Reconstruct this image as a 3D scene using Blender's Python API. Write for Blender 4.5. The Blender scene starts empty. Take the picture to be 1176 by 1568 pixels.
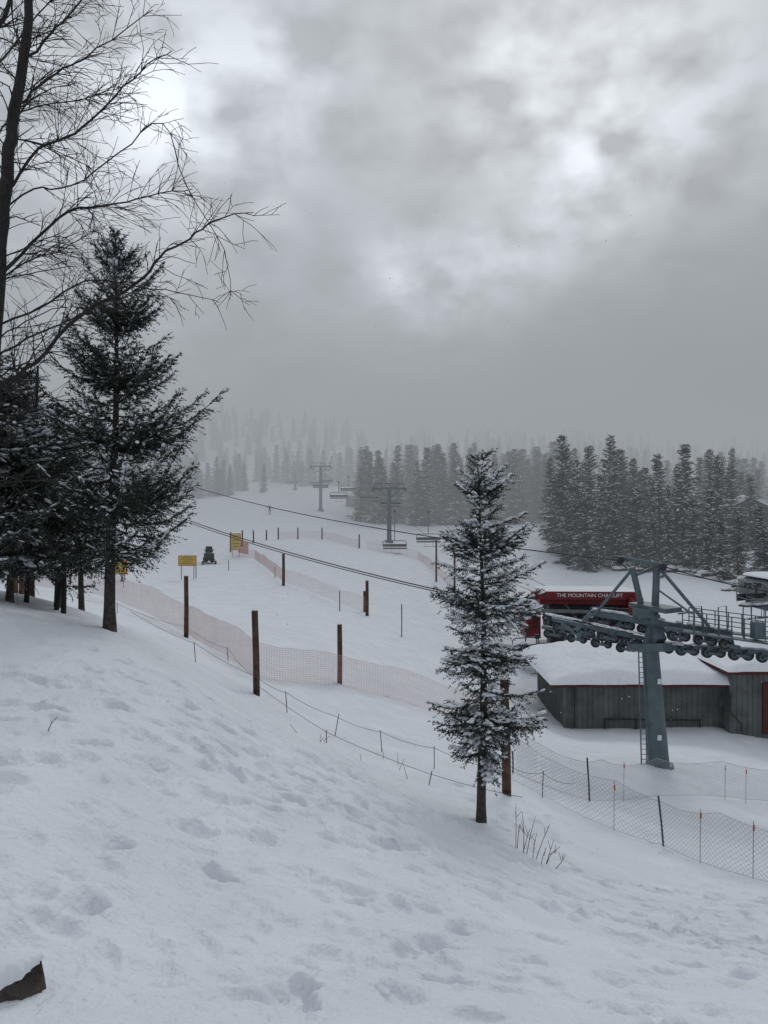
import bpy, math, random
import numpy as np
from mathutils import Vector
rng=np.random.default_rng(7); random.seed(7)
F=1132.0; CX=588.0; CY=784.0
scene=bpy.context.scene
def A(*a): return np.array(a,dtype=float)
def P(px,py,d): return A((px-CX)/F*d, d, (CY-py)/F*d)
# ------------------------------------------------------------------ terrain
CP=[(588,1568,2.45),(0,1568,2.2),(1176,1568,3.0),(300,1400,3.3),(0,1250,3.7),(588,1400,3.9),(900,1450,4.6),(1176,1450,6),
(0,1050,7),(200,1100,6.5),(400,1200,6.5),(300,1050,10),(500,1194,8),(600,1200,12),(560,1100,20),(870,1320,10.5),(737,1260,11),
(0,925,12),(168,965,12.5),(60,935,13),(380,1085,15),(390,1070,16.8),(285,970,25),(520,1052,23),(777,1215,14),(1020,1295,15),
(900,1225,18),(1176,1330,14),(1176,1400,9.5),(1010,1170,24),(865,1112,34),(1176,1120,34),(830,1150,24),(650,1080,25),(600,1000,36),
(100,900,30),(0,895,30),(434,888,56),(562,935,48),(640,900,65),(320,856,75),(150,880,50),(596,832,110),(491,777,165),(435,757,185),
(300,768,170),(200,790,150),(700,800,150),(550,838,95),(400,830,95),(850,835,110),(900,888,85),(1040,850,100),(1176,880,80),
(890,1000,50),(1100,990,48),(1176,860,90),(300,745,250),(600,748,260),(900,770,200),(1176,780,200),(0,800,120),(0,740,260),
(350,690,330),(200,680,330),(760,712,340),(1050,725,330),(540,715,340),
(-400,920,12),(-400,1250,3.7),(-400,880,40),(-400,780,150),(-400,700,300),(1600,1500,7),(1600,1350,13),(1600,1120,34),(1600,950,60),
(1600,840,110),(1600,720,300),(-400,680,450),(200,640,450),(400,650,450),(560,670,450),(800,685,450),(1176,700,450),(1600,690,450),
(-400,720,1500),(588,720,1500),(1600,720,1500),(-400,765,5000),(588,765,5000),(1600,765,5000),(-400,1568,2.2),(1600,1568,3.6)]
cp=np.array(CP,float)
cx=(cp[:,0]-CX)/F*cp[:,2]; cy=cp[:,2]; cz=(CY-cp[:,1])/F*cp[:,2]
cr=np.hypot(cx,cy); cth=np.arctan2(cx,cy)*2.6; cl=np.log(cr); cs=cz/cr
def kern(r2): return 0.5*r2*np.log(r2+1e-12)
n=len(cp)
K=kern((cth[:,None]-cth[None])**2+(cl[:,None]-cl[None])**2)+np.eye(n)*0.0006
Q=np.stack([np.ones(n),cth,cl],1)
M=np.zeros((n+3,n+3)); M[:n,:n]=K; M[:n,n:]=Q; M[n:,:n]=Q.T
sol=np.linalg.solve(M,np.concatenate([cs,[0,0,0]]))
def tps(th,l):
    out=np.empty(len(th))
    for i in range(0,len(th),40000):
        a=th[i:i+40000]*2.6; b=l[i:i+40000]
        k=kern((a[:,None]-cth[None])**2+(b[:,None]-cl[None])**2)
        out[i:i+40000]=k@sol[:n]+sol[n]+sol[n+1]*a+sol[n+2]*b
    return out
def hbase(x,y):
    r=np.hypot(x,y); th=np.arctan2(x,y); rc=np.clip(r,2.2,5500)
    s=tps(np.clip(th,-0.78,0.78),np.log(rc))
    z=s*rc
    w=np.clip((np.abs(th)-0.78)/(math.pi-0.78),0,1); w=w*w*(3-2*w)
    z=z*(1-w)+w*(-1.7)
    t=np.clip(r/2.2,0,1); t=t*t*(3-2*t)
    return z*t+(-1.62)*(1-t)
def vnoise(x,y,seed=0):
    xi=np.floor(x).astype(np.int64); yi=np.floor(y).astype(np.int64); fx=x-xi; fy=y-yi
    fx=fx*fx*fx*(fx*(fx*6-15)+10); fy=fy*fy*fy*(fy*(fy*6-15)+10)
    def h(a,b):
        v=(a*374761393+b*668265263+seed*1442695)&0xffffffff
        v=((v^(v>>13))*1274126177)&0xffffffff
        return ((v^(v>>16))&0xffff)/65535.0
    return (h(xi,yi)*(1-fx)+h(xi+1,yi)*fx)*(1-fy)+(h(xi,yi+1)*(1-fx)+h(xi+1,yi+1)*fx)*fy-0.5
# footprint raster
RX0,RX1,RY0,RY1,RS=-12.0,16.0,1.0,26.0,0.02
NX=int((RX1-RX0)/RS); NY=int((RY1-RY0)/RS)
ras=np.zeros((NY,NX))
def stamp(x,y,rx,ry,ang,dep,rim=0.25):
    R=max(rx,ry)*2.4; i0=int((x-R-RX0)/RS); i1=int((x+R-RX0)/RS); j0=int((y-R-RY0)/RS); j1=int((y+R-RY0)/RS)
    if i0<1 or j0<1 or i1>=NX-1 or j1>=NY-1: return
    X,Y=np.meshgrid(RX0+np.arange(i0,i1)*RS-x,RY0+np.arange(j0,j1)*RS-y)
    c,s=math.cos(ang),math.sin(ang); u=(X*c+Y*s)/rx; v=(-X*s+Y*c)/ry; q=u*u+v*v
    ras[j0:j1,i0:i1]+=-dep*np.exp(-q**1.9)+dep*rim*np.exp(-((np.sqrt(q)-1.4)/0.3)**2)
def trail(x,y,ang,nst,dep):
    side=1
    for k in range(nst):
        ang+=random.gauss(0,0.10); x+=math.sin(ang)*random.uniform(.3,.5); y+=math.cos(ang)*random.uniform(.3,.5)
        side=-side
        stamp(x+side*.12*math.cos(ang)+random.gauss(0,.04),y-side*.12*math.sin(ang)+random.gauss(0,.04),random.uniform(.06,.10),random.uniform(.11,.17),-ang+random.gauss(0,.3),dep*random.uniform(.5,1.2))
for (x,y,a,k,dp) in [(-3,4,1.0,30,.09),(-4.5,6,1.5,34,.10),(-3.6,5.2,1.3,30,.08),(-2.5,7.5,1.9,30,.09),(-4,8.5,1.7,34,.10),(-1,5.5,1.5,24,.08),(-6,9.5,1.8,40,.09),
     (0,5,.9,26,.07),(2,4,.6,26,.08),(3.5,6,.2,26,.07),(1.2,7.5,1.6,26,.09),(-3,9.8,2.0,26,.10),(-1.5,3.4,.2,18,.07),(-.5,8.6,1.9,24,.10),(4.5,7,1.2,20,.08),(3,9,1.9,20,.08),(-2,6.4,1.55,26,.10),(-5,7,1.4,30,.10),
     (-3,3.6,.7,26,.09),(-4,7.5,2.1,26,.1),(-2,5,1.1,26,.09),(-1,4.2,1.6,20,.08),(1,5.8,2.0,22,.08),(0,10,2.1,24,.09),(2.2,6.3,.9,24,.08)]:
    trail(x,y,a,k,dp*.85)
for k in range(750):
    d=random.uniform(2.6,13); px=random.uniform(-100,1250)
    stamp((px-CX)/F*d,d,random.uniform(.04,.10),random.uniform(.06,.14),random.uniform(0,3.14),random.uniform(.02,.055)*random.uniform(.5,1.1),.2)
for k in range(3000):
    d=random.uniform(2.4,20); px=random.uniform(-100,1250)
    stamp((px-CX)/F*d,d,random.uniform(.02,.055),random.uniform(.025,.065),random.uniform(0,3.14),random.uniform(-.022,.026),0)
ras=np.clip(ras,-.14,.07)
def disp(x,y):
    r=np.hypot(x,y)
    z=0.16*vnoise(x/3.1,y/3.1,1)+0.06*vnoise(x/.9,y/.9,2)+0.03*vnoise(x/.33,y/.33,3)+0.012*vnoise(x/.11,y/.11,9)
    z=z+np.clip(r/60,0,1)*0.9*vnoise(x/14,y/14,4)+np.clip(r/300,0,1)*4*vnoise(x/60,y/60,5)
    z=z*np.clip(r/4,.4,1)
    u=(x-RX0)/RS; v=(y-RY0)/RS; ok=(u>1)&(u<NX-2)&(v>1)&(v<NY-2)
    ui=np.clip(np.floor(u).astype(int),0,NX-2); vi=np.clip(np.floor(v).astype(int),0,NY-2); fu=np.clip(u-ui,0,1); fv=np.clip(v-vi,0,1)
    s=(ras[vi,ui]*(1-fu)+ras[vi,ui+1]*fu)*(1-fv)+(ras[vi+1,ui]*(1-fu)+ras[vi+1,ui+1]*fu)*fv
    return z+np.where(ok,s,0)
def hfull(x,y):
    x=np.atleast_1d(np.asarray(x,float)); y=np.atleast_1d(np.asarray(y,float))
    return hbase(x,y)+disp(x,y)
def gz(x,y): return float(hfull(x,y)[0])
def G(px,d,dz=0.0):
    x=(px-CX)/F*d; return A(x,d,gz(x,d)+dz)
# ------------------------------------------------------------------ materials
def mat(name,col,rough=.8,var=.15,scale=8.0,bump=0.0,bscale=40.0,metal=0.0,col2=None,spec=.3):
    m=bpy.data.materials.new(name); m.use_nodes=True; nt=m.node_tree; b=nt.nodes['Principled BSDF']
    b.inputs['Roughness'].default_value=rough; b.inputs['Metallic'].default_value=metal
    b.inputs['Specular IOR Level'].default_value=spec
    tc=nt.nodes.new('ShaderNodeTexCoord'); no=nt.nodes.new('ShaderNodeTexNoise'); no.inputs['Scale'].default_value=scale; no.inputs['Detail'].default_value=5
    nt.links.new(tc.outputs['Object'],no.inputs['Vector'])
    r=nt.nodes.new('ShaderNodeValToRGB'); c=np.array(col)
    lo=c*(1-var); hi=np.array(col2) if col2 is not None else np.minimum(c*(1+var),1)
    r.color_ramp.elements[0].position=.3; r.color_ramp.elements[1].position=.7
    r.color_ramp.elements[0].color=(*lo,1); r.color_ramp.elements[1].color=(*hi,1)
    nt.links.new(no.outputs['Fac'],r.inputs['Fac']); nt.links.new(r.outputs['Color'],b.inputs['Base Color'])
    if bump>0:
        n2=nt.nodes.new('ShaderNodeTexNoise'); n2.inputs['Scale'].default_value=bscale; n2.inputs['Detail'].default_value=6
        nt.links.new(tc.outputs['Object'],n2.inputs['Vector'])
        bp=nt.nodes.new('ShaderNodeBump'); bp.inputs['Strength'].default_value=bump; bp.inputs['Distance'].default_value=.03
        nt.links.new(n2.outputs['Fac'],bp.inputs['Height']); nt.links.new(bp.outputs['Normal'],b.inputs['Normal'])
        m['bump']=bp.name
    return m
M_snow=mat('snow_ground_mat',(.72,.755,.80),.75,.03,1.2,.7,26,col2=(.78,.815,.86),spec=.2)
# skied-in streaks: long soft ruts running down the slope
nt=M_snow.node_tree; tcx=nt.nodes.new('ShaderNodeTexCoord'); mpx=nt.nodes.new('ShaderNodeMapping'); mpx.inputs['Rotation'].default_value=(0,0,.35); mpx.inputs['Scale'].default_value=(1.3,.10,1); nt.links.new(tcx.outputs['Object'],mpx.inputs['Vector'])
nx_=nt.nodes.new('ShaderNodeTexNoise'); nx_.inputs['Scale'].default_value=.7; nx_.inputs['Detail'].default_value=6; nx_.inputs['Roughness'].default_value=.65; nt.links.new(mpx.outputs[0],nx_.inputs['Vector'])
bx=nt.nodes.new('ShaderNodeBump'); bx.inputs['Strength'].default_value=.35; bx.inputs['Distance'].default_value=.35; nt.links.new(nx_.outputs['Fac'],bx.inputs['Height']); nt.links.new(bx.outputs['Normal'],nt.nodes[M_snow['bump']].inputs['Normal'])
M_snow2=mat('snow_cap_mat',(.74,.77,.81),.8,.06,6,.3,30,spec=.2)
M_need=mat('spruce_needles',(.018,.028,.022),.75,.4,3,col2=(.036,.050,.036))
M_need2=mat('spruce_needles_frosted',(.15,.17,.18),.8,.4,5,col2=(.32,.35,.37))
M_bark=mat('bark',(.045,.036,.030),.9,.5,14,.6,60,col2=(.10,.085,.075))
M_twig=mat('bare_twig_bark',(.028,.024,.023),.85,.3,14)
M_wood=mat('weathered_post_wood',(.085,.045,.030),.85,.5,5,.6,70,col2=(.15,.085,.06))
M_steel=mat('galvanised_steel',(.16,.18,.19),.5,.25,6,.1,60,metal=.3)
M_tower=mat('tower_paint',(.10,.135,.15),.5,.2,3,.1,60,metal=.1)
M_dark=mat('dark_machinery',(.03,.033,.037),.6,.3,8)
M_black=mat('black_rubber',(.012,.012,.013),.7,.2,8)
M_red=mat('red_paint',(.15,.014,.018),.5,.25,4)
M_dred=mat('dark_red_trim',(.11,.022,.020),.6,.2,4)
M_wall=mat('grey_metal_siding',(.105,.12,.115),.6,.25,1.5,.1,30,col2=(.15,.16,.155))
M_door=mat('brown_door_wood',(.09,.03,.022),.7,.2,5)
M_glass=mat('dark_glass',(.03,.035,.04),.15,.1,5,spec=.6)
M_yel=mat('yellow_sign_face',(.55,.40,.10),.6,.06,5)
M_oran=mat('orange_plastic',(.45,.10,.04),.6,.1,5)
M_pink=mat('faded_red_net',(.55,.33,.32),.8,.15,3)
M_net=mat('pale_net_cord',(.36,.37,.39),.8,.15,3)
M_blue=mat('blue_pole_paint',(.035,.05,.11),.5,.15,3)
M_white=mat('white_paint',(.70,.71,.73),.6,.04,3)
M_cable=mat('steel_cable',(.03,.032,.035),.5,.1,3)
M_rope=mat('thin_wire',(.12,.12,.13),.5,.1,3)
M_rock=mat('dark_rock',(.06,.055,.05),.9,.4,2,.8,8)
M_cloth=mat('dark_ski_clothing',(.03,.035,.05),.8,.2,4)
M_skin=mat('skin',(.45,.28,.2),.6,.05,4)
M_logwood=mat('chalet_timber',(.09,.075,.06),.8,.2,2)
# ------------------------------------------------------------------ mesh builder
t=(1+5**.5)/2
ICO=np.array([(-1,t,0),(1,t,0),(-1,-t,0),(1,-t,0),(0,-1,t),(0,1,t),(0,-1,-t),(0,1,-t),(t,0,-1),(t,0,1),(-t,0,-1),(-t,0,1)],float); ICO/=np.linalg.norm(ICO[0])
ICF=np.array([(0,11,5),(0,5,1),(0,1,7),(0,7,10),(0,10,11),(1,5,9),(5,11,4),(11,10,2),(10,7,6),(7,1,8),(3,9,4),(3,4,2),(3,2,6),(3,6,8),(3,8,9),(4,9,5),(2,4,11),(6,2,10),(8,6,7),(9,8,1)])
def unit(v): return v/(np.linalg.norm(v,axis=-1,keepdims=True)+1e-12)
class MB:
    def __init__(s): s.v=[];s.f=[];s.n=0
    def add(s,v,f,m=0,sm=False):
        v=np.asarray(v,float).reshape(-1,3); f=np.asarray(f,int); mm=np.full(len(f),m) if np.isscalar(m) else np.asarray(m)
        s.v.append(v); s.f.append((f+s.n,mm,np.full(len(f),sm))); s.n+=len(v)
    def tube(s,pts,rad,sides=6,m=0,sm=True,cap=True):
        pts=np.asarray(pts,float); k=len(pts); rad=np.full(k,rad) if np.isscalar(rad) else np.asarray(rad,float)
        tg=unit(np.gradient(pts,axis=0)); ref=A(0,0,1) if abs(tg[:,2]).mean()<.8 else A(1,0,0)
        a=unit(np.cross(tg,ref)); b=np.cross(tg,a)
        ang=np.arange(sides)*2*math.pi/sides
        ring=pts[:,None]+rad[:,None,None]*(np.cos(ang)[None,:,None]*a[:,None]+np.sin(ang)[None,:,None]*b[:,None])
        i=np.arange(k-1)[:,None]*sides; j=np.arange(sides)[None]; j2=(j+1)%sides
        f=np.stack([i+j,i+j2,i+sides+j2,i+sides+j],-1).reshape(-1,4)
        s.add(ring.reshape(-1,3),f,m,sm)
        if cap and sides>=4:
            for o in (0,(k-1)*sides):
                c=ring.reshape(-1,3)[o:o+sides]; v=np.vstack([c,c.mean(0)]); 
                s.add(v,[(q,(q+1)%sides,sides) for q in range(sides)],m,False)
    def lines(s,p0,p1,r,m=0):
        p0=np.asarray(p0,float);p1=np.asarray(p1,float); d=unit(p1-p0); ref=np.where(np.abs(d[:,2:3])>.8,A(1,0,0)[None],A(0,0,1)[None])
        a=unit(np.cross(d,ref)); b=np.cross(d,a); vs=[]
        for q in (p0,p1):
            for k in range(3):
                w=k*2*math.pi/3; vs.append(q+r*(math.cos(w)*a+math.sin(w)*b))
        v=np.stack(vs,1); N=len(p0); base=np.arange(N)[:,None,None]*6
        f=(base+np.array([(0,1,4,3),(1,2,5,4),(2,0,3,5)])[None]).reshape(-1,4); s.add(v.reshape(-1,3),f,m)
    def blobs(s,c,a,b,n,m=0):
        v=c[:,None]+ICO[None,:,0:1]*a[:,None]+ICO[None,:,1:2]*b[:,None]+ICO[None,:,2:3]*n[:,None]
        f=(np.arange(len(c))[:,None,None]*12+ICF[None]).reshape(-1,3); s.add(v.reshape(-1,3),f,m,True)
    def beam(s,p1,p2,w,h,m=0,up=None):
        p1=np.asarray(p1,float);p2=np.asarray(p2,float); d=unit(p2-p1); ref=A(0,0,1) if abs(d[2])<.9 else A(0,1,0)
        a=unit(np.cross(d,ref)); b=np.cross(a,d); v=[]
        for q in (p1,p2):
            for (i,j) in ((-1,-1),(1,-1),(1,1),(-1,1)): v.append(q+a*i*w/2+b*j*h/2)
        s.add(v,[(0,1,2,3),(7,6,5,4),(0,4,5,1),(1,5,6,2),(2,6,7,3),(3,7,4,0)],m)
    def box(s,c,sz,m=0,rz=0):
        c=np.asarray(c,float); x,y,z=[q/2 for q in sz]; v=np.array([(i*x,j*y,k*z) for k in (-1,1) for (i,j) in ((-1,-1),(1,-1),(1,1),(-1,1))],float)
        co,si=math.cos(rz),math.sin(rz); v=np.stack([v[:,0]*co-v[:,1]*si,v[:,0]*si+v[:,1]*co,v[:,2]],1)+c
        s.add(v,[(3,2,1,0),(4,5,6,7),(0,1,5,4),(1,2,6,5),(2,3,7,6),(3,0,4,7)],m)
    def wheel(s,c,r,w,axis,m=0,m2=None):
        axis=unit(np.asarray(axis,float)); c=np.asarray(c,float)
        s.tube([c-axis*w/2,c+axis*w/2],r,14,m,False)
        if m2 is not None: s.tube([c-axis*(w/2+.015),c+axis*(w/2+.015)],r*.55,12,m2,False)
    def mesh(s,name,mats):
        V=np.concatenate(s.v); me=bpy.data.meshes.new(name)
        lv=[];ls=[];mi=[];sm=[]
        st=0
        for f,m,q in s.f:
            if len(f)==0: continue
            k=f.shape[1]; lv.append(f.reshape(-1)); ls.append(st+np.arange(len(f))*k); st+=f.size; mi.append(m); sm.append(q)
        lv=np.concatenate(lv);ls=np.concatenate(ls)
        me.vertices.add(len(V)); me.vertices.foreach_set('co',V.astype(np.float32).reshape(-1))
        me.loops.add(len(lv)); me.loops.foreach_set('vertex_index',lv.astype(np.int32))
        me.polygons.add(len(ls)); me.polygons.foreach_set('loop_start',ls.astype(np.int32))
        me.polygons.foreach_set('material_index',np.concatenate(mi).astype(np.int32)); me.polygons.foreach_set('use_smooth',np.concatenate(sm))
        for m in mats: me.materials.append(m)
        me.update(calc_edges=True); me.validate(); return me
    def build(s,name,mats,parent=None,origin=None):
        if origin is not None:
            o=np.asarray(origin,float); s.v=[v-o for v in s.v]
        me=s.mesh(name,mats); return obj(name,me,parent,origin)
def obj(name,data,parent=None,loc=None):
    ob=bpy.data.objects.new(name,data); scene.collection.objects.link(ob)
    if loc is not None: ob.location=tuple(float(q) for q in loc)
    if parent is not None: ob.parent=parent
    return ob
def empty(name,loc=(0,0,0)):
    return obj(name,None,None,loc)
# ------------------------------------------------------------------ ground mesh
th=np.unique(np.concatenate([np.linspace(-.56,.56,860),np.linspace(.56,math.pi,110),np.linspace(-math.pi,-.56,110)]))[:-1]
rr=np.concatenate([np.geomspace(.5,2,24)[:-1],np.geomspace(2,22,400)[:-1],np.geomspace(22,400,200)[:-1],np.geomspace(400,6500,50)])
R,T=np.meshgrid(rr,th,indexing='ij'); X=(R*np.sin(T)).ravel(); Y=(R*np.cos(T)).ravel(); Z=hfull(X,Y)
g=MB(); nt_=len(th); i=np.arange(len(rr)-1)[:,None]*nt_; j=np.arange(nt_)[None]; j2=(j+1)%nt_
gf=np.stack([i+j,i+nt_+j,i+nt_+j2,i+j2],-1).reshape(-1,4)
g.add(np.stack([X,Y,Z],1),gf,0,True)
c0=g.n; g.add([(0,0,float(Z[:nt_].mean()))],np.zeros((0,3),int))
g.f.append((np.array([(q,(q+1)%nt_,c0) for q in range(nt_)]),np.zeros(nt_,int),np.full(nt_,True)))
ground=g.build('snow_ground',[M_snow])
# ------------------------------------------------------------------ conifers
def conifer(seed,H,c0,prof,nb,q=1.0,snow=.35,tr=.07,e0=-.15,e1=.8,droop=.12,tip=.18,lean=(0,0),dust=.08,dens=1.0,top_tw=14,nw=1.0,zj=.22,clump=0.0,bl=1.0):
    r=np.random.default_rng(seed); mb=MB()
    zz=np.linspace(-.25,H,12); zc=np.clip(zz,0,H)/H; tx=lean[0]*zc**1.3+.010*H*np.sin(zc*6.3+seed)*.5; ty=lean[1]*zc
    tp=np.stack([tx-tx[0],ty,zz],1); trd=tr*(1-zc*.93); trd[0]*=1.35
    mb.tube(tp,trd,9,0)
    P0=[];D=[];Ln=[];SN=[]
    for k in range(nb):
        t_=(k+r.random())/nb; t_=t_**.95
        if clump>0: t_=min(1,max(0,t_+clump*math.sin(t_*34+seed)*.5/17*2))
        z0=c0+(H-c0)*t_; az=k*2.39996+r.normal(0,.35)
        L=prof(t_,az)*(r.uniform(.45,1.08) if r.random()<.75 else r.uniform(.3,.7))
        if L<.04*q: L=.04*q
        e=e0+(e1-e0)*t_**1.3+r.normal(0,.10)
        s=np.linspace(0,1,9); bend=r.normal(0,.14)
        px_=np.interp(z0,zz,tp[:,0]); py_=np.interp(z0,zz,tp[:,1])
        hx,hy=math.cos(az),math.sin(az)
        ra=L*s; side=L*bend*s*s; zb=z0+L*(e*s-droop*np.sin(math.pi*s)*(1-t_)+tip*s**3*(1-t_*.5))
        pts=np.stack([px_+hx*ra-hy*side,py_+hy*ra+hx*side,zb],1)
        mb.tube(pts,np.linspace(max(.005*q**.7,.013*L),.003*q**.7,9),4,0,cap=False)
        nt=max(3,int(L/(.045*q)*dens)); sk=np.linspace(.10,1,nt)+r.normal(0,.012,nt); sk=np.clip(sk,.05,1)
        sf=max(0,r.normal(1,.9)) 
        cr_=np.stack([np.interp(sk,s,pts[:,c]) for c in range(3)],1)
        tgv=unit(np.gradient(pts,axis=0)); tg=np.stack([np.interp(sk,s,tgv[:,c]) for c in range(3)],1)
        pr=np.stack([-tg[:,1],tg[:,0],0*tg[:,0]],1)
        for sd in (-1,1):
            a=r.uniform(.35,1.1,nt)[:,None]
            d=unit(tg*1.0+pr*sd*a+np.stack([r.normal(0,.18,nt),r.normal(0,.18,nt),r.normal(-.12,zj,nt)],1))
            ln=(.36*np.minimum(L,1.3*q)*(1-sk)**.7*np.minimum(1,sk*4)+.085*q)*r.uniform(.6,1.3,nt)
            P0.append(cr_);D.append(d);Ln.append(ln);SN.append(np.full(nt,sf))
        P0.append(pts[:-1]);D.append(unit(np.diff(pts,axis=0)));Ln.append(np.linalg.norm(np.diff(pts,axis=0),axis=1));SN.append(np.full(8,sf))
        if r.random()<min(.95,snow*1.5*sf):
            nbk=max(2,int(L/(.09*q))); u=r.uniform(.3,1,nbk); c=np.stack([np.interp(u,s,pts[:,cc]) for cc in range(3)],1)
            tt=np.stack([np.interp(u,s,tgv[:,cc]) for cc in range(3)],1); pp=unit(np.cross(tt,A(0,0,1)[None])); nn=np.cross(pp,tt)
            w=(r.uniform(.02,.05,nbk)*q*bl)[:,None]
            mb.blobs(c+nn*(.018*q)+pp*r.normal(0,.02*q,(nbk,1)),tt*w*1.7,pp*w,nn*w*.45,3)
    m_=top_tw; zt=H-r.random(m_)*.06*H; a=r.uniform(0,6.28,m_)
    P0.append(np.stack([np.interp(zt,zz,tp[:,0]),np.interp(zt,zz,tp[:,1]),zt],1)); D.append(unit(np.stack([np.cos(a)*.6,np.sin(a)*.6,np.ones(m_)],1))); Ln.append(np.full(m_,.12*q)); SN.append(np.ones(m_))
    P0=np.concatenate(P0);D=np.concatenate(D);Ln=np.concatenate(Ln);SN=np.concatenate(SN)
    cnt=np.maximum(4,np.ceil(Ln/(.013*q)*dens).astype(int)); idx=np.repeat(np.arange(len(P0)),cnt); N=len(idx)
    u=r.random(N); p=P0[idx]+D[idx]*(Ln[idx]*u)[:,None]; p[:,2]-=.25*Ln[idx]*u*u
    rv=unit(r.normal(0,1,(N,3))); rv[:,2]*=.8
    nd=unit(D[idx]*.85+rv*1.0); ln=r.uniform(.026,.050,N)*q; wv=unit(np.cross(nd,r.normal(0,1,(N,3))))*(r.uniform(.0045,.0085,N)*q*nw)[:,None]
    tri=np.stack([p-wv,p+wv,p+nd*ln[:,None]],1)
    dm=(r.random(N)<dust*np.clip(SN[idx],.1,2)*(.4+2.2*(rv[:,2]>.15)))
    mat_=np.where(dm,2,1)
    mb.add(tri.reshape(-1,3),np.arange(N*3).reshape(-1,3),mat_)
    sel=np.where(r.random(len(P0))<snow*np.clip(SN-.4,0,2)*.8)[0]; k=len(sel)
    if k:
        uu=r.uniform(.3,.9,k)[:,None]; c=P0[sel]+D[sel]*Ln[sel][:,None]*uu; c[:,2]+=.018*q-.25*Ln[sel]*uu[:,0]**2
        pp=unit(np.cross(D[sel],A(0,0,1)[None])); nn=np.cross(pp,D[sel])
        la=np.clip(Ln[sel]*r.uniform(.2,.42,k),.02*q,.09*q)[:,None]; w=r.uniform(.012,.032,k)[:,None]*q*bl
        mb.blobs(c,D[sel]*la,pp*w,nn*w*.5,3)
    return mb
TM=[M_bark,M_need,M_need2,M_snow2]
def prof_lr(tab):
    tt=[a for a,_,_ in tab]; l=[b for _,b,_ in tab]; rr_=[c for _,_,c in tab]
    def f(t_,az):
        c=math.cos(az); L=np.interp(t_,tt,l); R_=np.interp(t_,tt,rr_); w=(c+1)/2
        return L*(1-w)+R_*w
    return f
b=G(737,11); Hc=(CY-708)/F*11-b[2]; 
def tz(py,d,base): return ((CY-py)/F*d-base[2])
c0=tz(1150,11,b)
tab=[(0,.66,.88),(.10,.70,.98),(.2,.74,.95),(.33,.58,.68),(.42,.76,.80),(.52,.82,.92),(.60,.78,.98),(.68,.62,.92),(.76,.38,.62),(.85,.36,.52),(.93,.32,.40),(1,.22,.24)]
mb=conifer(11,Hc,c0,prof_lr(tab),270,1.0,.42,.075,-.32,.70,.10,.12,lean=(-.04,0),dust=.09,zj=.3,nw=1.1,clump=.6,bl=1.2)
o=obj('spruce_tree',mb.mesh('spruce_tree',TM),None,b)
b=G(168,12.5); H=tz(360,12.5,b); c0=tz(840,12.5,b)
tab=[(0,.9,2.0),(.12,1.15,2.25),(.2,1.1,1.35),(.3,1.0,1.15),(.38,1.05,1.95),(.45,1.0,1.9),(.52,1.0,1.1),(.60,.95,1.3),(.66,.7,.7),(.78,.66,.85),(.88,.38,.42),(.95,.25,.25),(1,.1,.1)]
mb=conifer(23,H,c0,prof_lr(tab),290,1.15,.18,.10,-.10,.80,.08,.34,lean=(.10,0),dust=.07,zj=.32,nw=1.25,clump=.9)
obj('spruce_tree',mb.mesh('spruce_tree',TM),None,b)
for (px,d,pt,pc,w,sd,nb) in [(15,13.2,590,840,1.4,31,190),(88,14.6,625,850,1.15,37,150),(-75,12.5,470,820,1.6,41,170),(48,17,570,860,1.4,43,130),(125,16.5,700,860,1.0,47,100)]:
    b=G(px,d); H=tz(pt,d,b); c0=tz(pc,d,b)
    tab=[(0,w*.9,w*.9),(.2,w,w),(.5,w*.85,w*.85),(.8,w*.5,w*.5),(1,.1,.1)]
    mb=conifer(sd,H,c0,prof_lr(tab),nb,1.5,.34,.07,-.35,.5,.18,.05,dust=.22,zj=.3,nw=1.35)
    obj('spruce_tree',mb.mesh('spruce_tree',TM),None,b)
for (px,d,py2,dx) in [(85,14,838,12),(97,13.6,840,-2),(40,13.8,560,18)]:
    m=MB(); b=G(px,d,-.1); tpnt=P(px+dx,py2,d); m.tube([b,(b+tpnt)/2+A(.03,0,0),tpnt],[.05,.045,.02],7,0); 
    for k in range(14):
        u=random.uniform(.55,1); q0=b+(tpnt-b)*u; dr=A(random.gauss(0,1),random.gauss(0,.6),random.uniform(.3,.9)); L=random.uniform(.2,.5); m.tube([q0,q0+dr*L*.5,q0+dr*L+A(0,0,-.1)],[.012,.008,.003],4,0)
    m.build('bare_sapling',[M_twig],None,b)
def fprof(w,pw):
    return lambda t_,az: w*(1-t_)**pw+.15
fm=[]
for k in range(8):
    w=[3.0,2.5,3.3,2.8,2.3,3.1,2.6,3.5][k]; pw=[.8,.7,.9,1.0,.75,.65,.9,.85][k]
    mb=conifer(100+k,15,.5+.3*(k%3),fprof(w,pw),150,5.2,.26,.2,-.45,.5,.06,.08,dust=.22,dens=1.0,top_tw=8,nw=1.5,zj=.3,lean=(.2*(k%3-1),0))
    fm.append(mb.mesh('forest_spruce_mesh',TM))
def place_tree(px,d,top,name,parent,minh=6):
    b=G(px,d,-.2); h=(CY-top)/F*d-b[2]; h=max(minh,h); k=random.randrange(8)
    o=obj(name,fm[k],parent,b); s=h/15; o.scale=(s*random.uniform(.85,1.3),)*2+(s,); o.rotation_euler=(random.gauss(0,.015),random.gauss(0,.015),random.uniform(0,6.28)); return o
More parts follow.
